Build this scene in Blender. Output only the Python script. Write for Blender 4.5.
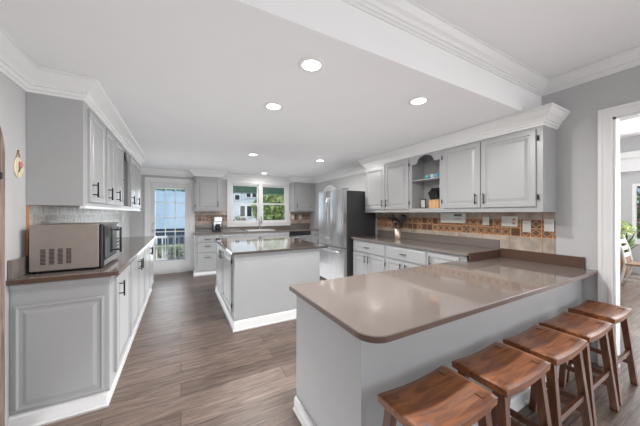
import bpy, bmesh, math, random
from mathutils import Vector, Matrix
random.seed(7)
for o in list(bpy.data.objects): bpy.data.objects.remove(o)
S = bpy.context.scene
C = S.collection
V = Vector
# ------------------------------------------------------------------ camera
CAMZ = 1.36
YAW = math.atan(139/254)
cam_d = bpy.data.cameras.new('camera'); cam = bpy.data.objects.new('camera', cam_d); C.objects.link(cam)
cam_d.sensor_width = 36; cam_d.lens = 254/640*36; cam_d.clip_start = .02; cam_d.clip_end = 300
cam.location = (0, 0, CAMZ); cam.rotation_euler = (math.pi/2, 0, -YAW)
S.camera = cam
# ------------------------------------------------------------------ world, lights, exposure
w = bpy.data.worlds.new('world'); S.world = w; w.use_nodes = True
nt = w.node_tree; nt.nodes.clear()
bg = nt.nodes.new('ShaderNodeBackground'); wo = nt.nodes.new('ShaderNodeOutputWorld')
sky = nt.nodes.new('ShaderNodeTexSky'); sky.sky_type = 'HOSEK_WILKIE'; sky.turbidity = 4; sky.sun_direction = (.3, -.5, .8)
bg.inputs[1].default_value = 1.8
nt.links.new(sky.outputs[0], bg.inputs[0]); nt.links.new(bg.outputs[0], wo.inputs[0])
def sun(name, rot, e, ang):
    d = bpy.data.lights.new(name, 'SUN'); d.energy = e; d.angle = ang
    o = bpy.data.objects.new(name, d); C.objects.link(o); o.rotation_euler = rot
sun('sun', (math.radians(42), 0, math.radians(-25)), 1.9, .02)
def area(name, loc, rot, sx, sy, e, col=(1, 1, 1)):
    d = bpy.data.lights.new(name, 'AREA'); d.shape = 'RECTANGLE'; d.size = sx; d.size_y = sy; d.energy = e; d.color = col
    o = bpy.data.objects.new(name, d); C.objects.link(o); o.location = loc; o.rotation_euler = rot
R90 = math.pi/2
area('dining_back_fill', (1.1, -3.85, 1.4), (R90-.2, 0, 0), 3.4, 1.8, 20)  # added fill lamp at an invented window behind the camera
area('dining_side_fill', (3.22, -2.2, 1.15), (R90-.25, 0, .87), 1.8, 1.9, 24)  # added lamp to brighten the peninsula front; its glass door is invented
area('kitchen_window_daylight', (1.84, 6.72, 1.6), (R90+.3, 0, math.pi), 1.5, .85, 1.5, (.95, .98, 1))
area('patio_door_daylight', (-.24, 6.78, 1.1), (R90+.3, 0, math.pi), .55, 1.6, 5, (.95, .98, 1))
area('sunroom_south_fill', (6.3, -1.9, 1.6), (R90, 0, 0), 3.5, 2.0, 55)  # added fill lamp at an unseen south window of the sunroom
area('sunroom_east_fill', (8.8, -.2, 1.4), (R90, 0, R90), 3.0, 2.0, 120)  # added lamp sending strong light through the doorway; no glass wall stands here
# added upward fill lamps at floor level, imitating daylight bounced off the floor
area('kitchen_floor_fill', (1.2, 3.7, .012), (math.pi, 0, 0), 4.0, 5.6, 40, (.94, .975, 1))
area('dining_floor_fill', (1.2, -1.2, .012), (math.pi, 0, 0), 4.0, 4.0, 11, (.94, .975, 1))
S.view_settings.view_transform = 'Standard'; S.view_settings.look = 'None'
S.view_settings.gamma = 1; S.view_settings.exposure = 0.82; S.view_settings.use_curve_mapping = False
LAMP = 13.0

# ------------------------------------------------------------------ materials
def mat(name, col, rough=.5, metal=0, spec=.5, coat=0, noise=0, nscale=8, bump=0, emit=None, estr=1):
    m = bpy.data.materials.new(name); m.use_nodes = True
    n = m.node_tree; b = n.nodes['Principled BSDF']
    b.inputs['Base Color'].default_value = (*col, 1); b.inputs['Roughness'].default_value = rough
    b.inputs['Metallic'].default_value = metal; b.inputs['Specular IOR Level'].default_value = spec
    b.inputs['Coat Weight'].default_value = coat; b.inputs['Coat Roughness'].default_value = .05
    if emit:
        b.inputs['Emission Color'].default_value = (*emit, 1); b.inputs['Emission Strength'].default_value = estr
    if noise or bump:
        tc = n.nodes.new('ShaderNodeTexCoord'); t = n.nodes.new('ShaderNodeTexNoise')
        t.inputs['Scale'].default_value = nscale; t.inputs['Detail'].default_value = 5
        n.links.new(tc.outputs['Object'], t.inputs['Vector'])
        if noise:
            r = n.nodes.new('ShaderNodeValToRGB')
            r.color_ramp.elements[0].position = .3; r.color_ramp.elements[1].position = .7
            r.color_ramp.elements[0].color = tuple(c*(1-noise) for c in col)+(1,)
            r.color_ramp.elements[1].color = tuple(min(1, c*(1+noise)) for c in col)+(1,)
            n.links.new(t.outputs['Fac'], r.inputs[0]); n.links.new(r.outputs[0], b.inputs['Base Color'])
        if bump:
            bp = n.nodes.new('ShaderNodeBump'); bp.inputs['Strength'].default_value = bump; bp.inputs['Distance'].default_value = .01
            n.links.new(t.outputs['Fac'], bp.inputs['Height']); n.links.new(bp.outputs[0], b.inputs['Normal'])
    return m
def nodes(name):
    m = bpy.data.materials.new(name); m.use_nodes = True
    n = m.node_tree
    return m, n, n.nodes['Principled BSDF'], lambda a, b: n.links.new(a, b)

def wood(name, c1, c2, axis='x', rough=.35, scale=6, coat=0):
    m, n, b, L = nodes(name)
    tc = n.nodes.new('ShaderNodeTexCoord'); mp = n.nodes.new('ShaderNodeMapping'); t = n.nodes.new('ShaderNodeTexNoise')
    s = {'x': (1.2, 9, 9), 'y': (9, 1.2, 9), 'z': (9, 9, 1.2)}[axis]
    mp.inputs['Scale'].default_value = s
    t.inputs['Scale'].default_value = scale; t.inputs['Detail'].default_value = 6; t.inputs['Distortion'].default_value = .6
    r = n.nodes.new('ShaderNodeValToRGB'); r.color_ramp.elements[0].position = .32; r.color_ramp.elements[1].position = .68
    r.color_ramp.elements[0].color = (*c1, 1); r.color_ramp.elements[1].color = (*c2, 1)
    L(tc.outputs['Object'], mp.inputs[0]); L(mp.outputs[0], t.inputs['Vector']); L(t.outputs['Fac'], r.inputs[0]); L(r.outputs[0], b.inputs['Base Color'])
    b.inputs['Roughness'].default_value = rough; b.inputs['Coat Weight'].default_value = coat
    return m

def floor_mat():
    m, n, b, L = nodes('plank_floor')
    tc = n.nodes.new('ShaderNodeTexCoord')
    br = n.nodes.new('ShaderNodeTexBrick'); br.offset = .37; br.squash = 1
    br.inputs['Scale'].default_value = 1; br.inputs['Brick Width'].default_value = 1.22; br.inputs['Row Height'].default_value = .165
    br.inputs['Mortar Size'].default_value = .0022; br.inputs['Mortar Smooth'].default_value = .1; br.inputs['Bias'].default_value = 0
    br.inputs['Color1'].default_value = (.215, .158, .132, 1); br.inputs['Color2'].default_value = (.130, .094, .077, 1); br.inputs['Mortar'].default_value = (.045, .033, .028, 1)
    L(tc.outputs['Object'], br.inputs['Vector'])
    mp = n.nodes.new('ShaderNodeMapping'); mp.inputs['Scale'].default_value = (1.3, 14, 1)
    t = n.nodes.new('ShaderNodeTexNoise'); t.inputs['Scale'].default_value = 3; t.inputs['Detail'].default_value = 8; t.inputs['Distortion'].default_value = 1.2
    L(tc.outputs['Object'], mp.inputs[0]); L(mp.outputs[0], t.inputs['Vector'])
    r = n.nodes.new('ShaderNodeValToRGB'); r.color_ramp.elements[0].position = .3; r.color_ramp.elements[1].position = .72
    r.color_ramp.elements[0].color = (.50, .48, .46, 1); r.color_ramp.elements[1].color = (1.42, 1.42, 1.42, 1)
    L(t.outputs['Fac'], r.inputs[0])
    mx = n.nodes.new('ShaderNodeMix'); mx.data_type = 'RGBA'; mx.blend_type = 'MULTIPLY'; mx.inputs[0].default_value = 1
    L(br.outputs['Color'], mx.inputs[6]); L(r.outputs[0], mx.inputs[7]); L(mx.outputs[2], b.inputs['Base Color'])
    b.inputs['Roughness'].default_value = .36
    bp = n.nodes.new('ShaderNodeBump'); bp.inputs['Strength'].default_value = .25; bp.inputs['Distance'].default_value = .004
    L(t.outputs['Fac'], bp.inputs['Height']); L(bp.outputs[0], b.inputs['Normal'])
    return m

def tile_mat(name, horiz, band0, band1, base, pale, deep, grout, cell=.093, big=.3, metal=0):
    """large plain tiles with a two-row mosaic band between z=band0 and z=band1; horiz = index of the horizontal axis"""
    m, n, b, L = nodes(name)
    def mt(op, a, c=None, v=None):
        x = n.nodes.new('ShaderNodeMath'); x.operation = op
        if hasattr(a, 'links'): L(a, x.inputs[0])
        else: x.inputs[0].default_value = a
        if c is not None:
            if hasattr(c, 'links'): L(c, x.inputs[1])
            else: x.inputs[1].default_value = c
        return x.outputs[0]
    tc = n.nodes.new('ShaderNodeTexCoord'); sp = n.nodes.new('ShaderNodeSeparateXYZ'); L(tc.outputs['Object'], sp.inputs[0])
    h = sp.outputs[horiz]; z = sp.outputs[2]
    a = mt('DIVIDE', h, cell); c = mt('DIVIDE', mt('SUBTRACT', z, band0), (band1-band0)/2)
    fa = mt('FRACT', a); fc = mt('FRACT', c)
    da = mt('ABSOLUTE', mt('SUBTRACT', fa, .5)); dc = mt('ABSOLUTE', mt('SUBTRACT', fc, .5))
    grout1 = mt('GREATER_THAN', mt('MAXIMUM', da, dc), .455)
    star = mt('LESS_THAN', mt('ADD', da, dc), .36)
    ring = mt('LESS_THAN', mt('ABSOLUTE', mt('SUBTRACT', mt('ADD', da, dc), .40)), .045)
    cv = n.nodes.new('ShaderNodeCombineXYZ'); L(mt('FLOOR', a), cv.inputs[0]); L(mt('FLOOR', c), cv.inputs[1])
    wn = n.nodes.new('ShaderNodeTexWhiteNoise'); L(cv.outputs[0], wn.inputs[0])
    r1 = n.nodes.new('ShaderNodeValToRGB'); r1.color_ramp.interpolation = 'CONSTANT'
    e = r1.color_ramp.elements; e[0].color = (*deep[0], 1); e[1].position = .4; e[1].color = (*deep[1], 1)
    k = e.new(.7); k.color = (*deep[2], 1)
    L(wn.outputs[0], r1.inputs[0])
    def mixc(f, A, B):
        x = n.nodes.new('ShaderNodeMix'); x.data_type = 'RGBA'
        if hasattr(f, 'links'): L(f, x.inputs[0])
        else: x.inputs[0].default_value = f
        for s, i in ((A, 6), (B, 7)):
            if hasattr(s, 'links'): L(s, x.inputs[i])
            else: x.inputs[i].default_value = (*s, 1)
        return x.outputs[2]
    half = mt('GREATER_THAN', wn.outputs[0], .18)
    mos = mixc(mt('MULTIPLY', star, half), r1.outputs[0], deep[3])
    mos = mixc(mt('MULTIPLY', ring, half), mos, pale)
    mos = mixc(grout1, mos, pale)
    # plain tiles
    t = n.nodes.new('ShaderNodeTexNoise'); t.inputs['Scale'].default_value = 9; t.inputs['Detail'].default_value = 6
    L(tc.outputs['Object'], t.inputs['Vector'])
    r2 = n.nodes.new('ShaderNodeValToRGB'); r2.color_ramp.elements[0].position = .3; r2.color_ramp.elements[1].position = .7
    r2.color_ramp.elements[0].color = (*[q*.62 for q in base], 1); r2.color_ramp.elements[1].color = (*[min(1, q*1.2) for q in base], 1)
    L(t.outputs['Fac'], r2.inputs[0])
    gx = mt('GREATER_THAN', mt('ABSOLUTE', mt('SUBTRACT', mt('FRACT', mt('DIVIDE', h, big)), .5)), .480)
    pl = mixc(gx, r2.outputs[0], grout)
    inb = mt('MULTIPLY', mt('GREATER_THAN', z, band0), mt('LESS_THAN', z, band1))
    L(mixc(inb, pl, mos), b.inputs['Base Color'])
    b.inputs['Roughness'].default_value = .28; b.inputs['Metallic'].default_value = metal
    return m

def quartz_mat():
    m, n, b, L = nodes('taupe_quartz')
    tc = n.nodes.new('ShaderNodeTexCoord'); t = n.nodes.new('ShaderNodeTexNoise'); t.inputs['Scale'].default_value = 260; t.inputs['Detail'].default_value = 3
    L(tc.outputs['Object'], t.inputs['Vector'])
    r = n.nodes.new('ShaderNodeValToRGB'); r.color_ramp.elements[0].position = .35; r.color_ramp.elements[1].position = .65
    r.color_ramp.elements[0].color = (.165, .136, .122, 1); r.color_ramp.elements[1].color = (.195, .166, .150, 1)
    L(t.outputs['Fac'], r.inputs[0]); L(r.outputs[0], b.inputs['Base Color'])
    b.inputs['Roughness'].default_value = .06; b.inputs['Specular IOR Level'].default_value = .75
    return m
def brushed():
    m, n, b, L = nodes('stainless_steel')
    tc = n.nodes.new('ShaderNodeTexCoord'); mp = n.nodes.new('ShaderNodeMapping'); mp.inputs['Scale'].default_value = (60, 60, .8)
    t = n.nodes.new('ShaderNodeTexNoise'); t.inputs['Scale'].default_value = 3; t.inputs['Detail'].default_value = 4
    L(tc.outputs['Object'], mp.inputs[0]); L(mp.outputs[0], t.inputs['Vector'])
    r = n.nodes.new('ShaderNodeMapRange'); r.inputs[3].default_value = .2; r.inputs[4].default_value = .36
    L(t.outputs['Fac'], r.inputs[0]); L(r.outputs[0], b.inputs['Roughness'])
    b.inputs['Base Color'].default_value = (.62, .62, .63, 1); b.inputs['Metallic'].default_value = 1
    return m
def glass_mat():
    m = bpy.data.materials.new('window_glass'); m.use_nodes = True; n = m.node_tree; n.nodes.clear()
    o = n.nodes.new('ShaderNodeOutputMaterial'); tr = n.nodes.new('ShaderNodeBsdfTransparent'); g = n.nodes.new('ShaderNodeBsdfGlossy'); mx = n.nodes.new('ShaderNodeMixShader'); f = n.nodes.new('ShaderNodeFresnel')
    f.inputs[0].default_value = 1.35; g.inputs['Roughness'].default_value = .02; tr.inputs[0].default_value = (.97, .98, .98, 1)
    n.links.new(f.outputs[0], mx.inputs[0]); n.links.new(tr.outputs[0], mx.inputs[1]); n.links.new(g.outputs[0], mx.inputs[2]); n.links.new(mx.outputs[0], o.inputs[0])
    return m

GREY = mat('cabinet_grey_paint', (.375, .378, .383), .33, noise=.02, nscale=3)
WALL = mat('wall_grey_paint', (.50, .50, .505), .7, noise=.03, nscale=2, bump=.08)
CEIL = mat('ceiling_paint', (.84, .84, .85), .8, noise=.01, nscale=3)
WHITE = mat('white_trim_paint', (.78, .78, .78), .35, noise=.01, nscale=3)
DOORW = mat('white_door_paint', (.70, .70, .71), .35, noise=.01, nscale=3)
BLACK = mat('black_metal', (.012, .012, .013), .35, metal=.6, noise=.1, nscale=30)
BPLAS = mat('black_plastic', (.02, .02, .022), .3, noise=.1, nscale=20)
DGREY = mat('fridge_grey_steel', (.055, .055, .058), .45, metal=.3, noise=.05, nscale=40)
STEEL = brushed()
CHROME = mat('chrome', (.7, .7, .7), .12, metal=1, noise=.03, nscale=20)
QUARTZ = quartz_mat()
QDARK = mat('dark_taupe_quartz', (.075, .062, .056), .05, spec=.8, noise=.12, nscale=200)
EDGE = mat('brown_quartz', (.10, .056, .040), .3, noise=.12, nscale=60)
FLOOR = floor_mat()
TILE_R = tile_mat('stone_tile_with_mosaic', 1, 1.10, 1.29, (.44, .37, .31), (.60, .36, .21), ((.15, .07, .035), (.32, .13, .055), (.36, .20, .11), (.19, .11, .07)), (.34, .24, .17))
TILE_B = tile_mat('stone_tile_with_mosaic_back', 0, 1.16, 1.32, (.46, .37, .30), (.50, .36, .27), ((.10, .055, .035), (.30, .15, .08), (.42, .28, .18), (.16, .10, .075)), (.34, .24, .17), cell=.085)
TILE_L = tile_mat('pale_tile_with_glass_band', 1, 1.255, 1.345, (.70, .68, .64), (.62, .52, .47), ((.30, .28, .25), (.55, .53, .48), (.68, .66, .60), (.42, .40, .37)), (.22, .20, .18), cell=.03, big=.3)
STOOL = wood('stool_wood', (.115, .033, .010), (.31, .105, .03), 'x', .5, 4, 0)
STOOLL = wood('stool_leg_wood', (.075, .025, .012), (.165, .060, .025), 'z', .35, 5)
TENON = wood('tenon_wood', (.11, .038, .014), (.18, .065, .024), 'x', .35, 6)
RUSTIC = wood('weathered_pink_brown_wood', (.12, .08, .065), (.32, .235, .205), 'z', .7, 3)
ORWOOD = wood('orange_wood', (.38, .15, .06), (.55, .26, .12), 'z', .5, 4)
KNIFEW = wood('knife_block_wood', (.50, .27, .12), (.66, .40, .20), 'z', .45, 4)
MICRO = mat('microwave_taupe_metal', (.32, .275, .25), .38, metal=.35, noise=.03, nscale=20)
DGLASS = mat('dark_glass', (.03, .032, .036), .06, noise=.05, nscale=4)
GLASS = glass_mat()
LENS = mat('lamp_lens', (1, .97, .92), .5, emit=(1, .95, .86), estr=6)
COPPER = mat('copper_steel', (.66, .54, .47), .36, metal=.8, noise=.08, nscale=14)
CREAM = mat('cream_ceramic', (.70, .62, .46), .4, noise=.15, nscale=60)
PLAST = mat('white_plastic', (.74, .73, .70), .4, noise=.01, nscale=10)
PINK = mat('pink_enamel', (.60, .20, .22), .4, noise=.1, nscale=50)
GOLD = mat('gold_wire', (.65, .42, .16), .3, metal=.8, noise=.05, nscale=20)
CYAN = mat('blue_glazed_ceramic', (.18, .50, .62), .25, noise=.25, nscale=40)
LCD = mat('lcd_display', (.16, .20, .15), .2, noise=.05, nscale=20)
AWN = mat('green_canvas', (.20, .38, .29), .8, noise=.08, nscale=12)
SIDING = mat('pale_blue_siding', (.46, .60, .76), .7, noise=.03, nscale=3)
NAVY = mat('navy_lattice', (.03, .055, .10), .6, noise=.3, nscale=9)
NWHITE = mat('white_siding', (.58, .64, .70), .7, noise=.03, nscale=3)
LEAF = mat('leaf_green', (.10, .19, .045), .6, noise=.5, nscale=12)
LEAFP = mat('pale_leaf', (.40, .48, .19), .5, noise=.4, nscale=20)
BARK = mat('bark', (.13, .09, .06), .9, noise=.3, nscale=14, bump=.4)
TERRA = mat('terracotta', (.45, .20, .10), .7, noise=.15, nscale=12)
WICKER = mat('wicker', (.28, .12, .05), .7, noise=.4, nscale=60, bump=.5)
PAVE = mat('pavement', (.42, .40, .37), .9, noise=.1, nscale=4)
GRASS = mat('grass_ground', (.20, .24, .11), .95, noise=.3, nscale=6)
DECK = mat('deck_boards', (.42, .38, .34), .8, noise=.1, nscale=8)
FLOWER = mat('pink_petals', (.70, .30, .35), .6, noise=.25, nscale=40)
CHAIRW = mat('whitewashed_wood', (.55, .54, .50), .5, noise=.1, nscale=20)
LEMON = mat('yellow_enamel', (.65, .60, .08), .4, noise=.1, nscale=30)
SEATW = wood('seat_wood', (.20, .11, .06), (.32, .19, .11), 'x', .4, 5)
PAPER = mat('printed_card', (.62, .60, .56), .6, noise=.3, nscale=60)

# ------------------------------------------------------------------ mesh builder
class MB:
    def __init__(s): s.bm = bmesh.new()
    def box(s, x0, x1, y0, y1, z0, z1, bev=0, seg=2):
        x0, x1 = sorted((x0, x1)); y0, y1 = sorted((y0, y1)); z0, z1 = sorted((z0, z1))
        vs = [s.bm.verts.new((x, y, z)) for x in (x0, x1) for y in (y0, y1) for z in (z0, z1)]
        fs = [s.bm.faces.new([vs[i] for i in q]) for q in ((0,1,3,2), (4,6,7,5), (0,4,5,1), (2,3,7,6), (0,2,6,4), (1,5,7,3))]
        if bev:
            es = list({e for f in fs for e in f.edges})
            bmesh.ops.bevel(s.bm, geom=es, offset=bev, segments=seg, affect='EDGES', profile=.5)
        return s
    def bar(s, p0, p1, a, b=None, up=(0, 0, 1), t=1):
        """rectangular bar from p0 to p1, a x b section, t = taper at p1"""
        b = b or a; p0 = V(p0); p1 = V(p1); d = (p1-p0).normalized()
        u = d.cross(V(up))
        if u.length < 1e-3: u = d.cross(V((1, 0, 0)))
        u.normalize(); v = u.cross(d)
        R = []
        for p, k in ((p0, 1), (p1, t)):
            R.append([s.bm.verts.new(p+u*a/2*i*k+v*b/2*j*k) for i, j in ((-1,-1), (1,-1), (1,1), (-1,1))])
        for i in range(4): s.bm.faces.new([R[0][i], R[0][(i+1)%4], R[1][(i+1)%4], R[1][i]])
        s.bm.faces.new(R[0][::-1]); s.bm.faces.new(R[1])
        return s
    def cyl(s, p0, p1, r0, r1=None, n=14, cap=True):
        return s.tube([p0, p1], [r0, r1 if r1 is not None else r0], n, cap)
    def tube(s, pts, r, n=8, cap=True):
        pts = [V(p) for p in pts]
        rs = r if isinstance(r, (list, tuple)) else [r]*len(pts)
        prev = None; R = []
        for i, p in enumerate(pts):
            d = (pts[min(i+1, len(pts)-1)]-pts[max(i-1, 0)]).normalized()
            if prev is None:
                u = d.cross(V((0, 0, 1)))
                if u.length < 1e-3: u = V((1, 0, 0))
            else: u = prev - d*prev.dot(d)
            u.normalize(); prev = u; v = d.cross(u)
            R.append([s.bm.verts.new(p+(u*math.cos(2*math.pi*k/n)+v*math.sin(2*math.pi*k/n))*rs[i]) for k in range(n)])
        for A, B in zip(R, R[1:]):
            for k in range(n):
                f = s.bm.faces.new([A[k], A[(k+1)%n], B[(k+1)%n], B[k]]); f.smooth = n > 5
        if cap: s.bm.faces.new(R[0][::-1]); s.bm.faces.new(R[-1])
        return s
    def lathe(s, prof, c, n=24, axis='z', sharp=False):
        c = V(c); R = []
        def pt(r, h, a):
            x, y = r*math.cos(a), r*math.sin(a)
            return c+{'z': V((x, y, h)), 'x': V((h, x, y)), 'y': V((x, h, y))}[axis]
        for r, h in prof: R.append([s.bm.verts.new(pt(max(r, 1e-4), h, 2*math.pi*k/n)) for k in range(n)])
        for A, B in zip(R, R[1:]):
            for k in range(n):
                f = s.bm.faces.new([A[k], A[(k+1)%n], B[(k+1)%n], B[k]]); f.smooth = not sharp
        s.bm.faces.new(R[0][::-1]); s.bm.faces.new(R[-1])
        return s
    def prism(s, poly, off):
        """extrude a list of 3-d points by the vector off"""
        off = V(off); A = [s.bm.verts.new(V(p)) for p in poly]; B = [s.bm.verts.new(V(p)+off) for p in poly]
        n = len(A); s.bm.faces.new(A[::-1]); s.bm.faces.new(B)
        for i in range(n): s.bm.faces.new([A[i], A[(i+1)%n], B[(i+1)%n], B[i]])
        return s
    def sweep(s, path, prof, closed=False, side=1):
        """profile (out, z) along a plan path with mitred corners; 'out' grows to the right of travel times side"""
        P = [V((p[0], p[1])) for p in path]; n = len(P); R = []
        for i in range(n):
            a = (P[i]-P[i-1]).normalized() if (i or closed) else None
            b = (P[(i+1)%n]-P[i]).normalized() if (i < n-1 or closed) else None
            nr = lambda d: V((d.y, -d.x))*side
            if a is None: m = nr(b)
            elif b is None: m = nr(a)
            else:
                m = nr(a)+nr(b); m = m/(m.dot(nr(a)))
            R.append([s.bm.verts.new((P[i].x+m.x*o, P[i].y+m.y*o, z)) for o, z in prof])
        k = len(prof)
        for i in range(n if closed else n-1):
            A, B = R[i], R[(i+1)%n]
            for j in range(k): s.bm.faces.new([A[j], A[(j+1)%k], B[(j+1)%k], B[j]])
        if not closed: s.bm.faces.new(R[0][::-1]); s.bm.faces.new(R[-1])
        return s
    def rings(s, O, U, W, N, w, h, prof):
        """nested rectangles: prof = (inset, height) pairs; closed by a face at the last"""
        O, U, W, N = V(O), V(U), V(W), V(N); R = []
        for i, d in prof:
            R.append([s.bm.verts.new(O+U*a+W*b+N*d) for a, b in ((i, i), (w-i, i), (w-i, h-i), (i, h-i))])
        for A, B in zip(R, R[1:]):
            for k in range(4): s.bm.faces.new([A[k], A[(k+1)%4], B[(k+1)%4], B[k]])
        s.bm.faces.new(R[-1]); s.bm.faces.new(R[0][::-1])
        return s
    def build(s, name, m, parent=None, flat=True):
        bmesh.ops.recalc_face_normals(s.bm, faces=s.bm.faces)
        o = bpy.data.objects.new(name, None) if False else None
        off = V((0, 0, 0)); q = parent
        while q is not None: off += q.location; q = q.parent
        if off.length: bmesh.ops.translate(s.bm, verts=s.bm.verts, vec=-off)
        me = bpy.data.meshes.new(name); s.bm.to_mesh(me); s.bm.free()
        o = bpy.data.objects.new(name, me); C.objects.link(o); me.materials.append(m)
        if parent is not None: o.parent = parent
        return o

def tag(o, label=None, cat=None, group=None, kind=None):
    if label: o['label'] = label
    if cat: o['category'] = cat
    if group: o['group'] = group
    if kind: o['kind'] = kind
    return o
def thing(name, label, cat, loc, group=None):
    o = bpy.data.objects.new(name, None); o.empty_display_size = .1; C.objects.link(o); o.location = loc
    return tag(o, label, cat, group)
def struct(name, mb, m, parent=None):
    o = mb.build(name, m, parent)
    if parent is None: o['kind'] = 'structure'
    return o
def copy_tree(o, loc=None, label=None, parent=None):
    c = o.copy(); C.objects.link(c)
    if parent is not None: c.parent = parent
    if loc is not None: c.location = loc
    if label: c['label'] = label
    for ch in list(o.children): copy_tree(ch, None, None, c)
    return c

# ------------------------------------------------------------------ room shell
XL, XR, YB, ZC, ZH, YK = -.93, 3.29, 6.65, 2.34, 2.69, 1.21
struct('floor', MB().box(XL-.12, 9.3, -4.1, YB+.1, -.1, 0), FLOOR)
b = MB().box(XL-.12, XR+.12, YK, YB+.12, ZC, ZH+.12); struct('ceiling', b, CEIL)
struct('ceiling', MB().box(XL-.12, XR+.12, -4.1, YK, ZH, ZH+.12), CEIL)
struct('wall_left', MB().box(XL-.12, XL, -4.1, YB+.12, 0, ZH), WALL)
# back wall with openings for the patio door and the window
DX0, DX1, DZ = -.60, .19, 2.05
WX0, WX1, WZ0, WZ1 = 1.09, 2.60, 1.10, 2.12
b = MB(); yb = YB+.12
b.box(XL, DX0, YB, yb, 0, ZC).box(DX0, DX1, YB, yb, DZ, ZC).box(DX1, WX0, YB, yb, 0, ZC).box(WX0, WX1, YB, yb, 0, WZ0).box(WX0, WX1, YB, yb, WZ1, ZC).box(WX1, XR, YB, yb, 0, ZC)
struct('wall_back', b, WALL)
# right wall with the wide doorway
OY0, OY1, OZ = -.75, .715, 2.19
b = MB().box(XR, XR+.12, OY1, YB+.12, 0, ZH).box(XR, XR+.12, OY0, OY1, OZ, ZH).box(XR, XR+.12, -1.2, OY0, 0, ZH).box(XR, XR+.12, -3.2, -1.2, 2.15, ZH).box(XR, XR+.12, -4.1, -3.2, 0, ZH)  # out-of-view opening beyond the doorway is added for the dining side lamp
struct('wall_right', b, WALL)
# wall behind the camera with a window opening added for the light
b = MB().box(XL, XR, -4.1, -4, 0, .55).box(XL, XR, -4.1, -4, 2.45, ZH).box(XL, -.7, -4.1, -4, .55, 2.45).box(2.9, XR, -4.1, -4, .55, 2.45)
struct('wall_front', b, WALL)
# crown mouldings
def crown(z, p=.105, h=.15):
    k = h/.15; q = p/.105
    return [(0, z), (.105*q, z), (.105*q, z-.016*k), (.094*q, z-.020*k), (.086*q, z-.034*k), (.066*q, z-.060*k), (.044*q, z-.080*k), (.034*q, z-.094*k), (.034*q, z-.104*k), (.024*q, z-.108*k), (.020*q, z-.128*k), (.010*q, z-.132*k), (.008*q, z-.15*k), (0, z-.15*k)]
UL = -.635; UR = 2.99; UB = 6.32
path = [(XL, YK), (XL, 2.49), (UL, 2.49), (UL, 5.44), (XL, 5.44), (XL, YB), (.25, YB), (.25, UB), (.86, UB), (.86, YB), (2.64, YB), (2.64, UB), (XR, UB), (XR, 3.72), (UR, 3.72), (UR, 1.09), (XR, 1.09)]
struct('trim_1', MB().sweep(path, crown(ZC-.001), side=1), WHITE)
struct('trim_2', MB().sweep([(XL, YK), (XR, YK), (XR, -4.0)], crown(ZH-.001, .095, .12), side=1), WHITE)
# baseboards
bbp = [(0, 0), (.015, 0), (.015, .09), (.008, .10), (0, .10)]
struct('baseboard_left', MB().sweep([(XL, -4), (XL, 1.3)], bbp, side=1), WHITE)
struct('baseboard_right', MB().sweep([(XR, OY0-.09), (XR, -1.2)], bbp, side=1), WHITE)
struct('baseboard_back', MB().sweep([(XL, 5.45), (XL, YB), (DX0-.1, YB)], bbp, side=1), WHITE)
# doorway casing and jamb (right)
def casing_y(xf, y0, y1, z, nx, wdt=.085):
    m = MB()
    for i, (a, t) in enumerate(((0, .022), (.02, .016), (.06, .022))):
        e = [.02, .06, wdt][i]
        m.box(xf, xf+nx*t, y1+a, y1+e, 0, z+a); m.box(xf, xf+nx*t, y0-e, y0-a, 0, z+a)
        m.box(xf, xf+nx*t, y0-e, y1+e, z+a, z+e)
    return m
m = casing_y(XR, OY0, OY1, OZ, -1)
struct('trim_3', m, WHITE)
m = MB().box(XR, XR+.12, OY1-.018, OY1, 0, OZ).box(XR, XR+.12, OY0, OY0+.018, 0, OZ).box(XR, XR+.12, OY0, OY1, OZ-.018, OZ)
struct('trim_4', m, WHITE)
struct('trim_5', casing_y(XR+.12, OY0, OY1, OZ, 1), WHITE)

# sunroom beyond the doorway
SX = 9.0
struct('wall_sunroom_north', MB().box(XR+.12, SX+.2, 2.6, 2.72, 0, 3.1), WALL)
b = MB().box(XR+.4, SX+.3, -2.1, -2.0, 0, .5).box(XR+.12, SX+.3, -2.1, -2.0, 2.7, 3.1).box(XR+.12, 4.4, -2.1, -2.0, .5, 2.7).box(8.2, SX+.3, -2.1, -2.0, .5, 2.7)
struct('wall_sunroom_south', b, WALL)
b = MB().box(SX, SX+.12, 1.75, 2.6, 0, 3.1).box(SX, SX+.12, -2, 1.66, 2.02, 3.1).box(SX, SX+.12, -2, 1.66, 0, .72).box(SX, SX+.12, 1.66, 1.75, 0, 3.1).box(SX, SX+.12, -2, .1, .72, 2.02)
struct('wall_sunroom_east', b, WALL)
struct('ceiling_sunroom', MB().box(XR+.12, SX+.2, -2.1, 2.72, 3.1, 3.2), CEIL)
struct('trim_6', MB().box(SX-.14, SX, -2, 1.90, 2.60, 2.74).box(SX-.10, SX, -2, 1.90, 2.30, 2.60).box(SX-.03, SX, 1.84, 1.90, 0, 2.3).box(SX-.03, SX, 1.0, 1.70, .66, .74), WHITE)
wn = struct('window_2', MB().box(SX, SX+.06, .1, .16, .72, 2.02).box(SX, SX+.06, 1.60, 1.66, .72, 2.02).box(SX, SX+.06, .16, 1.6, .72, .78).box(SX, SX+.06, .16, 1.6, 1.96, 2.02), WHITE)
MB().box(SX+.02, SX+.026, .16, 1.6, .78, 1.96).build('window_pane', GLASS, wn)

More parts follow.
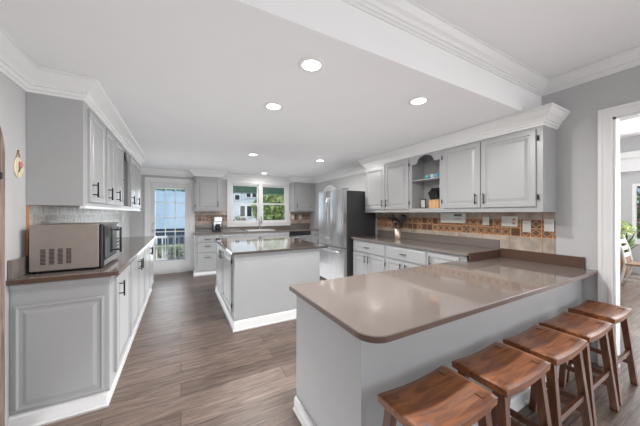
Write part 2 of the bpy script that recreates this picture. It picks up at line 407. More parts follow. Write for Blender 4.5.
# patio door in the back wall
m = MB()
for a, e, t in ((0, .02, .024), (.02, .06, .017), (.06, .09, .024)):
    m.box(DX0-e, DX0-a, YB, YB-t, 0, DZ+a).box(DX1+a, DX1+e, YB, YB-t, 0, DZ+a).box(DX0-e, DX1+e, YB, YB-t, DZ+a, DZ+e)
m.box(DX0, DX0+.015, YB, yb, 0, DZ).box(DX1-.015, DX1, YB, yb, 0, DZ).box(DX0, DX1, YB, yb, DZ-.015, DZ).box(DX0, DX1, YB, yb, 0, .02)
struct('trim_7', m, WHITE)
gx0, gx1, gz0, gz1 = -.50, .075, .29, 1.91
d0, d1 = DX0+.018, DX1-.018; yd0, yd1 = YB+.02, YB+.062
m = MB().box(d0, gx0, yd0, yd1, .022, DZ-.018).box(gx1, d1, yd0, yd1, .022, DZ-.018).box(gx0, gx1, yd0, yd1, .022, gz0).box(gx0, gx1, yd0, yd1, gz1, DZ-.018)
m.rings((gx0-.03, yd0, gz0-.03), (1, 0, 0), (0, 0, 1), (0, -1, 0), .03, gz1-gz0+.06, [(0, 0), (.003, .012)])
m.rings((gx1, yd0, gz0-.03), (1, 0, 0), (0, 0, 1), (0, -1, 0), .03, gz1-gz0+.06, [(0, 0), (.003, .012)])
m.rings((gx0, yd0, gz0-.03), (1, 0, 0), (0, 0, 1), (0, -1, 0), gx1-gx0, .03, [(0, 0), (.003, .012)])
m.rings((gx0, yd0, gz1), (1, 0, 0), (0, 0, 1), (0, -1, 0), gx1-gx0, .03, [(0, 0), (.003, .012)])
door = struct('door_1', m, DOORW)
m = MB()
for i in (1, 2):
    x = gx0+(gx1-gx0)*i/3; m.box(x-.009, x+.009, yd0+.004, yd1-.004, gz0, gz1)
for i in range(1, 5):
    z = gz0+(gz1-gz0)*i/5; m.box(gx0, gx1, yd0+.006, yd1-.006, z-.009, z+.009)
m.build('muntin', DOORW, door)
MB().box(gx0, gx1, yd0+.018, yd0+.024, gz0, gz1).build('pane', GLASS, door)
MB().lathe([(.030, 0), (.030, -.008), (.012, -.012), (.012, -.04), (.028, -.05), (.028, -.068), (.014, -.078)], (d0+.055, yd0, .97), axis='y').build('door_knob', STEEL, door)
MB().lathe([(.028, 0), (.028, -.012), (.018, -.02)], (d0+.055, yd0, 1.12), axis='y').build('deadbolt', STEEL, door)
m = MB()
for z in (.3, 1.05, 1.8): m.cyl((d1+.004, yd0-.006, z-.045), (d1+.004, yd0-.006, z+.045), .007)
m.build('hinge', STEEL, door)

# kitchen window
m = MB(); cs = .085
for a, e, t in ((0, .02, .026), (.02, .06, .018), (.06, cs, .028)):
    m.box(WX0-e, WX0-a, YB, YB-t, WZ0-a, WZ1+a).box(WX1+a, WX1+e, YB, YB-t, WZ0-a, WZ1+a).box(WX0-e, WX1+e, YB, YB-t, WZ1+a, WZ1+e).box(WX0-e, WX1+e, YB, YB-t, WZ0-e, WZ0-a)
struct('trim_8', m, WHITE)
def sash(x0, x1, z0, z1, y, f=.035):
    m = MB().box(x0, x0+f, y, y+.03, z0, z1).box(x1-f, x1, y, y+.03, z0, z1).box(x0+f, x1-f, y, y+.03, z0, z0+f).box(x0+f, x1-f, y, y+.03, z1-f, z1)
    return m
m = MB().box(WX0, WX0+.03, YB, yb, WZ0, WZ1).box(WX1-.03, WX1, YB, yb, WZ0, WZ1).box(WX0, WX1, YB, yb, WZ1-.03, WZ1).box(WX0, WX1, YB-.01, yb, WZ0, WZ0+.03)
xm = (WX0+WX1)/2; m.box(xm-.045, xm+.045, YB-.01, yb, WZ0, WZ1)
win = struct('window_1', m, WHITE)
zm = 1.60
for x0, x1 in ((WX0+.03, xm-.045), (xm+.045, WX1-.03)):
    for z0, z1, y in ((WZ0+.03, zm+.02, YB+.02), (zm-.02, WZ1-.03, YB+.055)):
        s_ = sash(x0, x1, z0, z1, y).build('window_sash', WHITE, win)
        MB().box(x0+.035, x1-.035, y+.012, y+.017, z0+.035, z1-.035).build('pane', GLASS, s_)

# arched white pantry door on the right wall past the fridge
def arch_poly(c, hw, zs, rise, y=None, n=20):
    return [(c-hw, 0)]+[(c-hw*math.cos(math.pi*i/n), zs+rise*math.sin(math.pi*i/n)) for i in range(n+1)]+[(c+hw, 0)]
def arch_frame(c, hw, zs, rise, wdt, n=20):
    m = MB(); A = arch_poly(c, hw, zs, rise, n=n); B = arch_poly(c, hw-wdt, zs, rise-wdt, n=n)
    return A, B
A, B = arch_frame(5.48, .42, 1.62, .44, .07)
m = MB()
for i in range(len(A)-1):
    m.prism([(XR, A[i][0], A[i][1]), (XR, A[i+1][0], A[i+1][1]), (XR, B[i+1][0], B[i+1][1]), (XR, B[i][0], B[i][1])], (-.03, 0, 0))
bmesh.ops.remove_doubles(m.bm, verts=m.bm.verts, dist=1e-5)
struct('trim_9', m, WHITE)
dd = struct('door_2', MB().prism([(XR-.001, y, z) for y, z in arch_poly(5.48, .345, 1.62, .365)], (-.012, 0, 0)), DOORW)
MB().lathe([(.02, 0), (.02, -.01), (.01, -.02), (.024, -.04), (.02, -.055)], (XR-.013, 5.2, 1.0), axis='x').build('door_knob', STEEL, dd)

# ------------------------------------------------------------------ cabinets
def lohi(*p): return min(p), max(p)
def handle(c, N, vert=True, U=(0, 1, 0), ln=.12):
    c, N, U = V(c), V(N), V(U); d = V((0, 0, 1)) if vert else U
    m = MB(); q = c+N*.032
    m.tube([q-d*ln/2, q+d*ln/2], .0058, 8)
    for k in (-1, 1): m.tube([c+d*k*ln*.32, q+d*k*ln*.32], .0045, 8)
    return m
PANEL = lambda t: [(0, 0), (0, t-.004), (.004, t), (.046, t), (.052, t-.009), (.066, t-.009), (.092, t-.001)]
def add_doors(root, O, U, N, doors, t=.019, mt=None):
    O, U, N = V(O), V(U), V(N)
    for d in doors:
        u0, u1, z0, z1, kind, h, hg = d
        w_, h_ = u1-u0, z1-z0
        k = min(1, (min(w_, h_)/2-.004)/.1) if kind == 'panel' else 1
        pr = [(i*k, q) for i, q in PANEL(t)] if kind == 'panel' else [(0, 0), (0, t-.005), (.006, t)]
        if kind == 'drawer': pr = [(0, 0), (0, t-.007), (.012, t-.002), (.016, t)]
        dr = MB().rings(O+U*u0+V((0, 0, z0)), U, (0, 0, 1), N, w_, h_, pr).build('drawer' if kind == 'drawer' else 'door', mt or GREY, root)
        if h: handle(O+U*h[1]+V((0, 0, h[2]))+N*t, N, h[0] == 'v', U).build('handle', BLACK, dr)
        if hg is not None:
            for zz in (z0+.09, z1-.09):
                c = O+U*hg+V((0, 0, zz))+N*(t*.7)
                MB().tube([c-V((0, 0, .025)), c+V((0, 0, .025))], .006, 8).build('hinge', BLACK, dr)
def cabinet(name, label, group, O, U, N, w_, d, z0, z1, doors, toe=False, mt=None, cat='cabinet', top=None):
    O, U, N = V(O), V(U), V(N)
    c = O+U*w_/2-N*d/2
    root = thing(name, label, cat, (c.x, c.y, 0 if toe else z0), group)
    a, e = O, O+U*w_-N*d
    (x0, x1), (y0, y1) = lohi(a.x, e.x), lohi(a.y, e.y)
    zz = .10 if toe else z0
    cm = MB().box(x0, x1, y0, y1, zz, top or z1)
    if top: cm.box(x0, x1, y0, y0+.02, top, z1)
    cm.build('carcass', mt or GREY, root)
    if toe:
        a2 = O-N*.03; (x0, x1), (y0, y1) = lohi(a2.x, e.x), lohi(a2.y, e.y)
        MB().box(x0, x1, y0, y1, 0, .10).build('toe_kick', mt or GREY, root)
    add_doors(root, O, U, N, doors, mt=mt)
    return root
def open_cabinet(label, group, O, U, N, w_, d, z0, z1, shelf_z, st=.03, arch=.09):
    """open niche with an arched face frame"""
    O, U, N = V(O), V(U), V(N); c = O+U*w_/2-N*d/2
    root = thing('open_shelf_cabinet', label, 'cabinet', (c.x, c.y, z0), group)
    def bx(m, u0, u1, n0, n1, a, b):
        p, q = O+U*u0-N*n0, O+U*u1-N*n1
        m.box(p.x, q.x, p.y, q.y, a, b)
    m = MB(); bx(m, 0, w_, d-.01, d, z0, z1); bx(m, 0, .015, .018, d-.01, z0, z1); bx(m, w_-.015, w_, .018, d-.01, z0, z1)
    bx(m, .015, w_-.015, .018, d-.01, z0, z0+.02); bx(m, .015, w_-.015, .018, d-.01, z1-.02, z1)
    m.build('carcass', GREY, root)
    m = MB(); bx(m, .015, w_-.015, .03, d-.01, shelf_z-.012, shelf_z); m.build('shelf', GREY, root)
    m = MB(); bx(m, 0, st, 0, .018, z0, z1); bx(m, w_-st, w_, 0, .018, z0, z1); bx(m, st, w_-st, 0, .018, z0, z0+.035)
    zt = z1-.29; iw = w_-2*st; P = []
    n = 16
    prof = [(st, zt+.02), (st+iw*.14, zt+.02)]
    for i in range(n+1):
        a = math.pi*i/n; prof.append((st+iw*.5-iw*.30*math.cos(a), zt+.035+arch*math.sin(a)))
    prof += [(st+iw*.86, zt+.02), (st+iw, zt+.02)]
    for (u0, a), (u1, e) in zip(prof, prof[1:]):
        pts = [O+U*u0+V((0, 0, a)), O+U*u1+V((0, 0, e)), O+U*u1+V((0, 0, z1)), O+U*u0+V((0, 0, z1))]
        if u1-u0 > 1e-4: m.prism(pts, -N*.018)
    m.build('face_frame', GREY, root)
    return root

# left upper cabinets (front x=UL, facing +x, U along +y)
X, Y = V((1, 0, 0)), V((0, 1, 0))
du = UL-XL-.002
z0, z1 = 1.415, ZC-.002
hz = z0+.13
def LU(u): return (UL, u, 0)
gL = 'grey wall cabinets along the left wall'
c1 = cabinet('wall_cabinet', 'grey wall cabinet above the microwave, with plain end panel facing the room', gL, LU(2.49), Y, X, .57, du, z0, z1, [(.10, .55, z0+.03, 2.165, 'panel', ('v', .16, hz), None)])
MB().box(XL+.002, UL+.001, 2.484, 2.49, z0, 2.2).build('end_panel', GREY, c1)
cabinet('wall_cabinet', 'grey two-door wall cabinet left of the open shelf on the left wall', gL, LU(3.06), Y, X, .84, du, z0, z1, [(.03, .37, z0+.03, 2.165, 'panel', ('v', .08, hz), None), (.38, .82, z0+.03, 2.165, 'panel', ('v', .43, hz), None)])
open_cabinet('grey open shelf cabinet with arched top between the left wall cabinets', gL, LU(3.90), Y, X, .48, du, z0, z1, 1.83)
cabinet('wall_cabinet', 'grey two-door wall cabinet at the far end of the left wall, nearest the patio door', gL, LU(4.38), Y, X, 1.06, du, z0, z1, [(.03, .525, z0+.03, 2.165, 'panel', ('v', .08, hz), None), (.535, 1.03, z0+.03, 2.165, 'panel', ('v', .585, hz), None)])
struct('trim_10', MB().box(UL-.02, UL+.012, 2.49, 5.44, z0-.022, z0-.001), WHITE)

# left base cabinets
FL = -.443; db = FL-XL-.002; zc = .918
gB = 'grey base cabinets along the left wall'
def LB(u): return (FL, u, 0)
e = [(.14, .70, .15, .87, 'panel', ('v', .20, .77), .71)]
c1 = cabinet('base_cabinet', 'grey base cabinet under the microwave, with raised panel end facing the room', gB, LB(2.30), Y, X, .74, db, 0, zc, e, toe=True)
ep = MB().rings((XL+.002, 2.30, .115), X, (0, 0, 1), -Y, db, zc-.115, [(0, 0), (0, .006), (.01, .008), (.03, .008)])
ep.rings((XL+.022, 2.294, .125), X, (0, 0, 1), -Y, .435, .655, [(0, 0), (0, .010), (.012, .014), (.022, .006), (.038, .006), (.058, .016)])
ep.box(XL+.002, FL+.012, 2.278, 2.3, zc-.03, zc-.003, .005)
ep.build('end_panel', GREY, c1)
cabinet('base_cabinet', 'grey two-door base cabinet in the middle of the left counter run', gB, LB(3.04), Y, X, 1.08, db, 0, zc, [(.03, .53, .15, .87, 'panel', ('v', .48, .77), None), (.54, 1.05, .15, .87, 'panel', ('v', .60, .77), None)], toe=True)
cabinet('base_cabinet', 'grey two-door base cabinet at the far end of the left run, nearest the patio door', gB, LB(4.12), Y, X, 1.25, db, 0, zc, [(.03, .62, .15, .87, 'panel', ('v', .56, .77), None), (.63, 1.22, .15, .87, 'panel', ('v', .70, .77), None)], toe=True)
def shoe(path, h=.105, t=.016, s=.02, side=1, nm='baseboard_cabinet'):
    return struct(nm, MB().sweep(path, [(0, 0), (t+s*.6, 0), (t+s*.6, .012), (t, .022), (t, h-.018), (t*.5, h-.006), (0, h)], side=side), WHITE)
shoe([(FL-.032, 5.37), (FL-.032, 2.302), (XL, 2.302)], side=-1, nm='baseboard_left_cabinets')
t = thing('countertop', 'taupe countertop with brown edge carrying the microwave along the left wall', 'countertop', (-.66, 3.8, .92))
MB().box(XL+.002, -.385, 2.262, 5.40, .92, .95, .004).build('slab', QUARTZ, t)
MB().box(XL+.003, -.386, 2.256, 2.261, .921, .949).build('slab_edge', EDGE, t)
MB().box(XL+.002, XL+.024, 2.27, 5.40, .951, 1.07, .002).build('upstand', QUARTZ, t)
struct('wall_tiles_left', MB().box(XL+.001, XL+.012, 2.50, 5.40, 1.071, 1.413), TILE_L)
struct('trim_11', MB().box(XL+.001, XL+.014, 2.478, 2.499, 1.072, 1.22).box(XL+.001, XL+.013, 2.488, 2.499, 1.22, 1.413), ORWOOD)

# right wall cabinets (front x=UR, facing -x, U along -y measured from far end)
def RU(u): return (UR, u, 0)
dr_ = XR-UR-.002; z0 = 1.39; hz = z0+.13
gR = 'grey wall cabinets along the right wall'
nY = -Y; nX = -X
cabinet('wall_cabinet', 'grey two-door wall cabinet beside the refrigerator', gR, RU(3.72), nY, nX, 1.05, dr_, z0, z1, [(.02, .53, z0+.03, 2.165, 'panel', ('v', .485, hz), .008), (.54, 1.025, z0+.03, 2.165, 'panel', ('v', .585, hz), 1.04)])
open_cabinet('grey open niche with arched top holding the knife block', gR, RU(2.67), nY, nX, .52, dr_, z0, z1, 1.84)
cabinet('wall_cabinet', 'grey two-door wall cabinet at the near end of the right wall beside the doorway', gR, RU(2.15), nY, nX, 1.06, dr_, z0, z1, [(.03, .495, z0+.03, 2.165, 'panel', ('v', .455, hz), .012), (.508, 1.01, z0+.03, 2.165, 'panel', ('v', .548, hz), 1.026)])
struct('trim_12', MB().box(UR-.012, XR-.002, 1.085, 3.72, z0-.020, z0-.001), GREY)
# right base cabinets
FR = 2.69; dbr = XR-FR-.002; zr = .903
def RB(u): return (FR, u, 0)
gRB = 'grey base cabinets along the right wall'
def pair(w_, z=zr):
    h = w_/2
    return [(.02, w_-.02, z-.20, z-.03, 'drawer', ('h', h, z-.11), None), (.02, h-.004, .13, z-.22, 'panel', ('v', h-.045, z-.30), None), (h+.004, w_-.02, .13, z-.22, 'panel', ('v', h+.045, z-.30), w_-.006)]
cabinet('base_cabinet', 'grey base cabinet with drawer beside the refrigerator', gRB, RB(3.68), nY, nX, .82, dbr, 0, zr, pair(.82), toe=True)
cabinet('base_cabinet', 'grey base cabinet with wide drawer in the middle of the right run', gRB, RB(2.86), nY, nX, .73, dbr, 0, zr, pair(.73), toe=True)
cabinet('base_cabinet', 'grey base cabinet in the corner behind the peninsula', gRB, RB(2.13), nY, nX, .50, dbr, 0, zr, [(.02, .42, .13, zr-.03, 'panel', ('v', .06, zr-.12), None)], toe=True)
t = thing('countertop', 'raised taupe countertop along the right wall with the black utensils', 'countertop', (2.97, 2.6, .905))
MB().box(2.655, XR-.002, 1.602, 3.70, .905, .935, .004).build('slab', QUARTZ, t)
MB().box(2.675, XR-.022, 1.590, 1.601, .8465, .934).build('slab_edge', EDGE, t)
MB().box(XR-.022, XR-.002, 1.602, 3.70, .936, 1.045, .002).build('upstand', QUARTZ, t)
struct('wall_tiles_right', MB().box(XR-.010, XR-.001, 1.10, 3.72, .951, 1.369), TILE_R)

# peninsula
t = thing('peninsula', 'grey peninsula with long taupe counter in front of the five bar stools', 'peninsula', (2.0, 1.3, 0))
PX, PY0, PY1 = .705, .905, 1.63
MB().box(PX, XR-.002, PY0, PY1, 0, .814).build('body', GREY, t)
m = MB(); x0, x1, y0, y1 = .672, XR-.002, .80, 1.70
def rr(cx, cy, r, a0, n=8): return [(cx+r*math.cos(math.radians(a0+90*i/n)), cy+r*math.sin(math.radians(a0+90*i/n))) for i in range(n+1)]
outl = rr(x0+.10, y0+.10, .10, 180)+[(x1, y0), (x1, 1.588), (2.655, 1.588), (2.655, y1)]+rr(x0+.02, y1-.02, .02, 90)
def slab(outl, za, zb, ch=.004):
    m = MB()
    def inset(o, q):
        n = len(o); R = []
        for i in range(n):
            a = (V(o[i])-V(o[i-1])).normalized(); b_ = (V(o[(i+1)%n])-V(o[i])).normalized()
            n1, n2 = V((-a.y, a.x)), V((-b_.y, b_.x)); k = n1+n2; k = k/max(.2, k.dot(n1)); R.append(V(o[i])+k*q)
        return R
    I = inset(outl, ch)
    rings_ = [[(p[0], p[1], za) for p in outl], [(p[0], p[1], zb-ch) for p in outl], [(p[0], p[1], zb) for p in I]]
    Vv = [[m.bm.verts.new(p) for p in r] for r in rings_]; n = len(outl)
    for A, B in zip(Vv, Vv[1:]):
        for i in range(n): m.bm.faces.new([A[i], A[(i+1)%n], B[(i+1)%n], B[i]])
    m.bm.faces.new(Vv[0][::-1]); m.bm.faces.new(Vv[-1])
    return m
top = slab(outl, .815, .845).build('worktop', QUARTZ, t)
top.data.materials.append(EDGE)
for p in top.data.polygons:
    if abs(p.normal.z) < .5: p.material_index = 1
MB().box(XR-.022, XR-.002, .885, 1.588, .8455, .95, .002).build('upstand', EDGE, t)
MB().sweep([(PX, PY1), (PX, PY0), (XR-.002, PY0)], [(0, 0), (.030, 0), (.030, .012), (.018, .022), (.018, .075), (.010, .088), (0, .09)], side=1).build('baseboard', WHITE, t)
MB().box(PX-.003, PX+.02, PY0-.003, PY0+.02, .09, .814).build('corner_strip', GREY, t)

# island
t = thing('kitchen_island', 'grey kitchen island with glossy dark taupe top in the middle of the kitchen', 'kitchen island', (1.1, 3.85, 0))
IX0, IX1, IY0, IY1 = .548, 1.655, 3.035, 4.72
MB().box(IX0, IX1, IY0, IY1, 0, .884).build('body', GREY, t)
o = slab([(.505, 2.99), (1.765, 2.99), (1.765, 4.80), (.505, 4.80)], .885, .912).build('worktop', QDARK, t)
MB().sweep([(IX0, IY0), (IX0, IY1), (IX1, IY1), (IX1, IY0)], [(0, 0), (.030, 0), (.030, .012), (.020, .022), (.020, .10), (.010, .113), (0, .115)], closed=True, side=-1).build('baseboard', WHITE, t)
add_doors(t, (IX0, IY1, 0), -Y, -X, [(.06, .78, .15, .86, 'panel', ('v', .70, .76), None), (.80, 1.50, .15, .86, 'panel', ('v', .86, .76), 1.52)])
MB().box(IX0-.006, IX0+.02, IY0-.006, IY0+.03, .115, .884).build('corner_strip', GREY, t)

# back run
FB = 6.05; dbb = YB-FB-.002; zb = .893
gK = 'grey base cabinets along the window wall'
def BB(x): return (x, FB, 0)
cabinet('base_cabinet', 'grey three-drawer base cabinet beside the patio door', gK, BB(.26), X, -Y, .50, dbb, 0, zb, [(.04, .47, .72, .86, 'drawer', ('h', .25, .79), None), (.04, .47, .50, .70, 'drawer', ('h', .25, .64), None), (.04, .47, .13, .48, 'drawer', ('h', .25, .40), None)], toe=True)
cabinet('base_cabinet', 'grey base cabinet between the three-drawer cabinet and the sink cabinet', gK, BB(.76), X, -Y, .52, dbb, 0, zb, pair(.52, zb), toe=True)
cabinet('base_cabinet', 'grey two-door base cabinet under the sink', gK, BB(1.28), X, -Y, 1.14, dbb, 0, zb, pair(1.14, zb), toe=True, top=.70)
cabinet('base_cabinet', 'narrow grey base cabinet between the dishwasher and the refrigerator', gK, BB(3.04), X, -Y, .24, dbb, 0, zb, [(.015, .225, .72, .86, 'drawer', ('h', .12, .79), None), (.015, .225, .13, .70, 'panel', ('v', .18, .6), None)], toe=True)
t = thing('dishwasher', 'stainless dishwasher with black control strip right of the sink', 'dishwasher', (2.73, 6.35, 0))
MB().box(2.43, 3.03, FB+.0, YB-.002, .1, .892).build('body', DGREY, t)
MB().box(2.46, 3.00, FB+.05, YB-.05, 0, .1).build('base', BPLAS, t)
MB().box(2.435, 3.025, FB-.022, FB-.001, .12, .78, .004).build('door', STEEL, t)
MB().box(2.435, 3.025, FB-.022, FB-.001, .785, .888, .004).build('control_panel', BPLAS, t)
m = MB().tube([(2.48, FB-.055, .74), (2.98, FB-.055, .74)], .009); m.tube([(2.52, FB-.055, .74), (2.52, FB-.02, .74)], .006); m.tube([(2.94, FB-.055, .74), (2.94, FB-.02, .74)], .006)
m.build('handle', STEEL, t)
shoe([(.262, FB+.25), (.262, FB+.028), (2.44, FB+.028)], side=1, h=.09, nm='baseboard_back_cabinets')
t = thing('countertop', 'taupe countertop under the kitchen window with the coffee maker', 'countertop', (1.76, 6.35, .895))
m = MB(); cx0, cx1, cy0, cy1 = 1.42, 2.06, 6.15, 6.50
m.box(.245, cx0, 6.015, YB-.002, .895, .925).box(cx1, XR-.002, 6.015, YB-.002, .895, .925).box(cx0, cx1, 6.015, cy0, .895, .925).box(cx0, cx1, cy1, YB-.002, .895, .925)
m.build('slab', QUARTZ, t)
m = MB().box(.245, XR-.002, YB-.022, YB-.002, .926, 1.010, .002).box(.245, WX0-.09, YB-.022, YB-.002, 1.010, 1.065).box(WX1+.09, XR-.002, YB-.022, YB-.002, 1.010, 1.065); m.build('upstand', QUARTZ, t)
t = thing('sink', 'white drop-in kitchen sink below the window', 'sink', (1.74, 6.32, .72))
m = MB().box(cx0-.02, cx1+.02, cy0-.02, cy0+.012, .926, .938, .003).box(cx0-.02, cx1+.02, cy1-.012, cy1+.02, .926, .938, .003).box(cx0-.02, cx0+.012, cy0, cy1, .926, .938, .003).box(cx1-.012, cx1+.02, cy0, cy1, .926, .938, .003)
m.box(1.73, 1.75, cy0, cy1, .80, .93)
m.build('rim', WHITE, t)
m = MB().box(cx0+.002, cx0+.012, cy0+.002, cy1-.002, .74, .926).box(cx1-.012, cx1-.002, cy0+.002, cy1-.002, .74, .926).box(cx0+.012, cx1-.012, cy0+.002, cy0+.012, .74, .926).box(cx0+.012, cx1-.012, cy1-.012, cy1-.002, .74, .926).box(cx0+.002, cx1-.002, cy0+.002, cy1-.002, .73, .74)
m.build('basin', WHITE, t)
t = thing('faucet', 'tall steel gooseneck faucet standing behind the sink', 'faucet', (1.80, 6.56, .925))
MB().lathe([(.028, .0015), (.028, .01), (.018, .03), (.016, .08)], (1.80, 6.56, .925)).build('base', CHROME, t)
pts = [(1.80, 6.56, 1.0), (1.80, 6.56, 1.20)]+[(1.80, 6.56-.075+.075*math.cos(a), 1.20+.075*math.sin(a)) for a in [math.pi*i/8 for i in range(1, 9)]]+[(1.80, 6.41, 1.15)]
MB().tube(pts, .011).build('spout', CHROME, t)
MB().tube([(1.82, 6.56, .975), (1.88, 6.55, 1.02)], .006).build('lever', CHROME, t)

struct('wall_tiles_back', MB().box(.29, WX0-.088, YB-.011, YB-.001, 1.066, 1.42).box(WX1+.088, XR-.012, YB-.011, YB-.001, 1.066, 1.42), TILE_B)
gW = 'grey wall cabinets beside the kitchen window'
dbu = YB-UB-.002
cabinet('wall_cabinet', 'grey single-door wall cabinet between the patio door and the window', gW, (.26, UB, 0), X, -Y, .59, dbu, 1.40, z1, [(.03, .53, 1.43, 2.165, 'panel', ('v', .49, 1.56), .018)])
cabinet('wall_cabinet', 'grey single-door wall cabinet right of the window near the refrigerator', gW, (2.65, UB, 0), X, -Y, .63, dbu, 1.40, z1, [(.05, .50, 1.43, 2.165, 'panel', ('v', .09, 1.56), .515)])

# ------------------------------------------------------------------ refrigerator
FX, FY0, FY1 = 2.53, 3.755, 4.69
t = thing('refrigerator', 'stainless french-door refrigerator with dark grey sides', 'refrigerator', (2.9, 4.22, 0))
MB().box(FX+.075, XR-.03, FY0, FY1, .03, 1.765, .006).build('body', DGREY, t)
MB().box(FX+.12, XR-.06, FY0+.03, FY1-.03, 0, .03).build('base', BPLAS, t)
ym = (FY0+FY1)/2
def curved_door(y0, y1, z0, z1, b=.022):
    n = 10; m = MB(); P = []
    for i in range(n+1):
        s_ = i/n; P.append((FX+.0-b*(1-(2*s_-1)**2)*1.0+.006, y0+(y1-y0)*s_))
    poly = [(FX+.070, y0, z0)]+[(x, y, z0) for x, y in P]+[(FX+.070, y1, z0)]
    m.prism(poly, (0, 0, z1-z0)); return m
for a, e, sd in ((FY0, ym-.003, 1), (ym+.003, FY1, -1)):
    d = curved_door(a, e, .735, 1.79).build('door', STEEL, t)
    yh = ym-.035 if sd == 1 else ym+.035
    pts = [(FX-.02, yh, .85), (FX-.055, yh, .88)]+[(FX-.055-.018*math.sin(math.pi*i/8), yh, .88+.74*i/8) for i in range(1, 8)]+[(FX-.055, yh, 1.62), (FX-.02, yh, 1.65)]
    MB().tube(pts, .012).build('handle', STEEL, d)
d = curved_door(FY0, FY1, .06, .722).build('freezer_drawer', STEEL, t)
pts = [(FX-.02, FY0+.08, .655), (FX-.06, FY0+.11, .655), (FX-.072, ym, .655), (FX-.06, FY1-.11, .655), (FX-.02, FY1-.08, .655)]
MB().tube(pts, .013).build('handle', STEEL, d)
m = MB().box(FX+.02, FX+.12, FY0+.01, FY0+.09, 1.791, 1.80).box(FX+.02, FX+.12, FY1-.09, FY1-.01, 1.791, 1.80); m.build('hinge_cover', BPLAS, t)

# ------------------------------------------------------------------ microwave
MX0, MX1, MY0, MY1, MZ0, MZ1 = -.885, -.505, 2.40, 2.93, .965, 1.277
t = thing('microwave', 'taupe microwave with black-trimmed front standing on the left counter', 'microwave', (-.7, 2.66, .95))
body = MB().box(MX0, MX1-.02, MY0, MY1, MZ0, MZ1, .006).build('body', MICRO, t)
m = MB()
for k in range(4):
    xx = MX0+.055+k*.043
    for j in range(12): m.box(xx, xx+.026, MY0-.0015, MY0+.001, MZ0+.045+j*.009, MZ0+.050+j*.009)
m.build('vent_slots', BPLAS, body)
MB().box(MX1-.019, MX1+.004, MY0-.003, MY1+.003, MZ0-.002, MZ1+.003, .008).build('front_frame', BPLAS, t)
dd = MB().box(MX1+.005, MX1+.013, MY0+.02, MY1-.14, MZ0+.05, MZ1-.015, .002).build('door', DGLASS, t)
m = MB().tube([(MX1+.045, MY1-.16, MZ0+.06), (MX1+.045, MY1-.16, MZ1-.04)], .008)
for z in (MZ0+.08, MZ1-.06): m.tube([(MX1+.012, MY1-.16, z), (MX1+.045, MY1-.16, z)], .006)
m.build('handle', BPLAS, dd)
MB().box(MX1+.005, MX1+.011, MY0+.02, MY1-.02, MZ0+.008, MZ0+.045, .002).build('lower_trim', STEEL, t)
pn = MB().box(MX1+.005, MX1+.011, MY1-.13, MY1-.02, MZ0+.05, MZ1-.015, .002).build('control_panel', STEEL, t)
MB().box(MX1+.0115, MX1+.013, MY1-.115, MY1-.035, MZ1-.075, MZ1-.035).build('display', DGLASS, pn)
m = MB()
for i in range(3):
    for j in range(4): m.box(MX1+.0115, MX1+.0135, MY1-.115+i*.029, MY1-.095+i*.029, MZ0+.07+j*.03, MZ0+.088+j*.03)
m.build('buttons', BPLAS, pn)
m = MB()
for xx in (MX0+.03, MX1-.05):
    for yy in (MY0+.03, MY1-.04): m.cyl((xx, yy, .9505), (xx, yy, MZ0+.002), .012)
m.build('feet', BPLAS, t)

# ------------------------------------------------------------------ stools
def stool():
    W_, D_ = .435, .255; H = .60
    t = thing('bar_stool', 'x', 'stool', (0, 0, 0), 'saddle-seat bar stools at the peninsula')
    m = MB(); nx, ny = 20, 8; top = []; bot = []
    zz = lambda u: H-.017+.017*(abs(u)**2)
    for i in range(nx+1):
        u = 2*i/nx-1; rt = []; rb = []
        for j in range(ny+1):
            v = 2*j/ny-1
            x_, y_ = u*W_/2, v*D_/2
            k = 1-.012*abs(v)**6; edge = -.005*(abs(v)**10)-.005*(abs(u)**14)
            rt.append(m.bm.verts.new((x_*k, y_, zz(u)+edge))); rb.append(m.bm.verts.new((x_*k*.985, y_*.985, zz(u)-.038-.0*u)))
        top.append(rt); bot.append(rb)
    for i in range(nx):
        for j in range(ny):
            f = m.bm.faces.new([top[i][j], top[i+1][j], top[i+1][j+1], top[i][j+1]]); f.smooth = True
            m.bm.faces.new([bot[i][j], bot[i][j+1], bot[i+1][j+1], bot[i+1][j]])
    for i in range(nx):
        m.bm.faces.new([top[i][0], bot[i][0], bot[i+1][0], top[i+1][0]]); m.bm.faces.new([top[i][ny], top[i+1][ny], bot[i+1][ny], bot[i][ny]])
    for j in range(ny):
        m.bm.faces.new([top[0][j], top[0][j+1], bot[0][j+1], bot[0][j]]); m.bm.faces.new([top[nx][j], bot[nx][j], bot[nx][j+1], top[nx][j+1]])
    seat = m.build('seat', STOOL, t)
    feet = {}
    for sx in (-1, 1):
        for sy in (-1, 1):
            a = V((sx*.172, sy*.088, H-.045)); f = V((sx*.212, sy*.140, 0)); feet[sx, sy] = (a, f)
            MB().bar(f, a, .036, .036, up=(0, 1, 0), t=1.05).build('leg', STOOLL, t)
            zt = zz(.172/(W_/2))
            MB().box(sx*.166-.016, sx*.166+.016, sy*.085-.016, sy*.085+.016, zt-.012, zt+.001).build('tenon', TENON, seat)
    def at(sx, sy, z):
        a, f = feet[sx, sy]; return f+(a-f)*(z/a.z)
    for sy in (-1, 1): MB().bar(at(-1, sy, .26), at(1, sy, .26), .018, .032).build('stretcher', STOOLL, t)
    for sx in (-1, 1): MB().bar(at(sx, -1, .17), at(sx, 1, .17), .018, .032).build('stretcher', STOOLL, t)
    return t
st = stool()
spots = [(.945, .70, 'wooden saddle-seat stool nearest the camera, at the free end of the peninsula'),
         (1.445, .70, 'second wooden saddle-seat stool from the free end of the peninsula'),
         (1.93, .695, 'middle wooden saddle-seat stool of the five at the peninsula'),
         (2.415, .70, 'fourth wooden saddle-seat stool from the free end, next to the one by the doorway'),
         (2.95, .71, 'wooden saddle-seat stool farthest right, beside the doorway')]
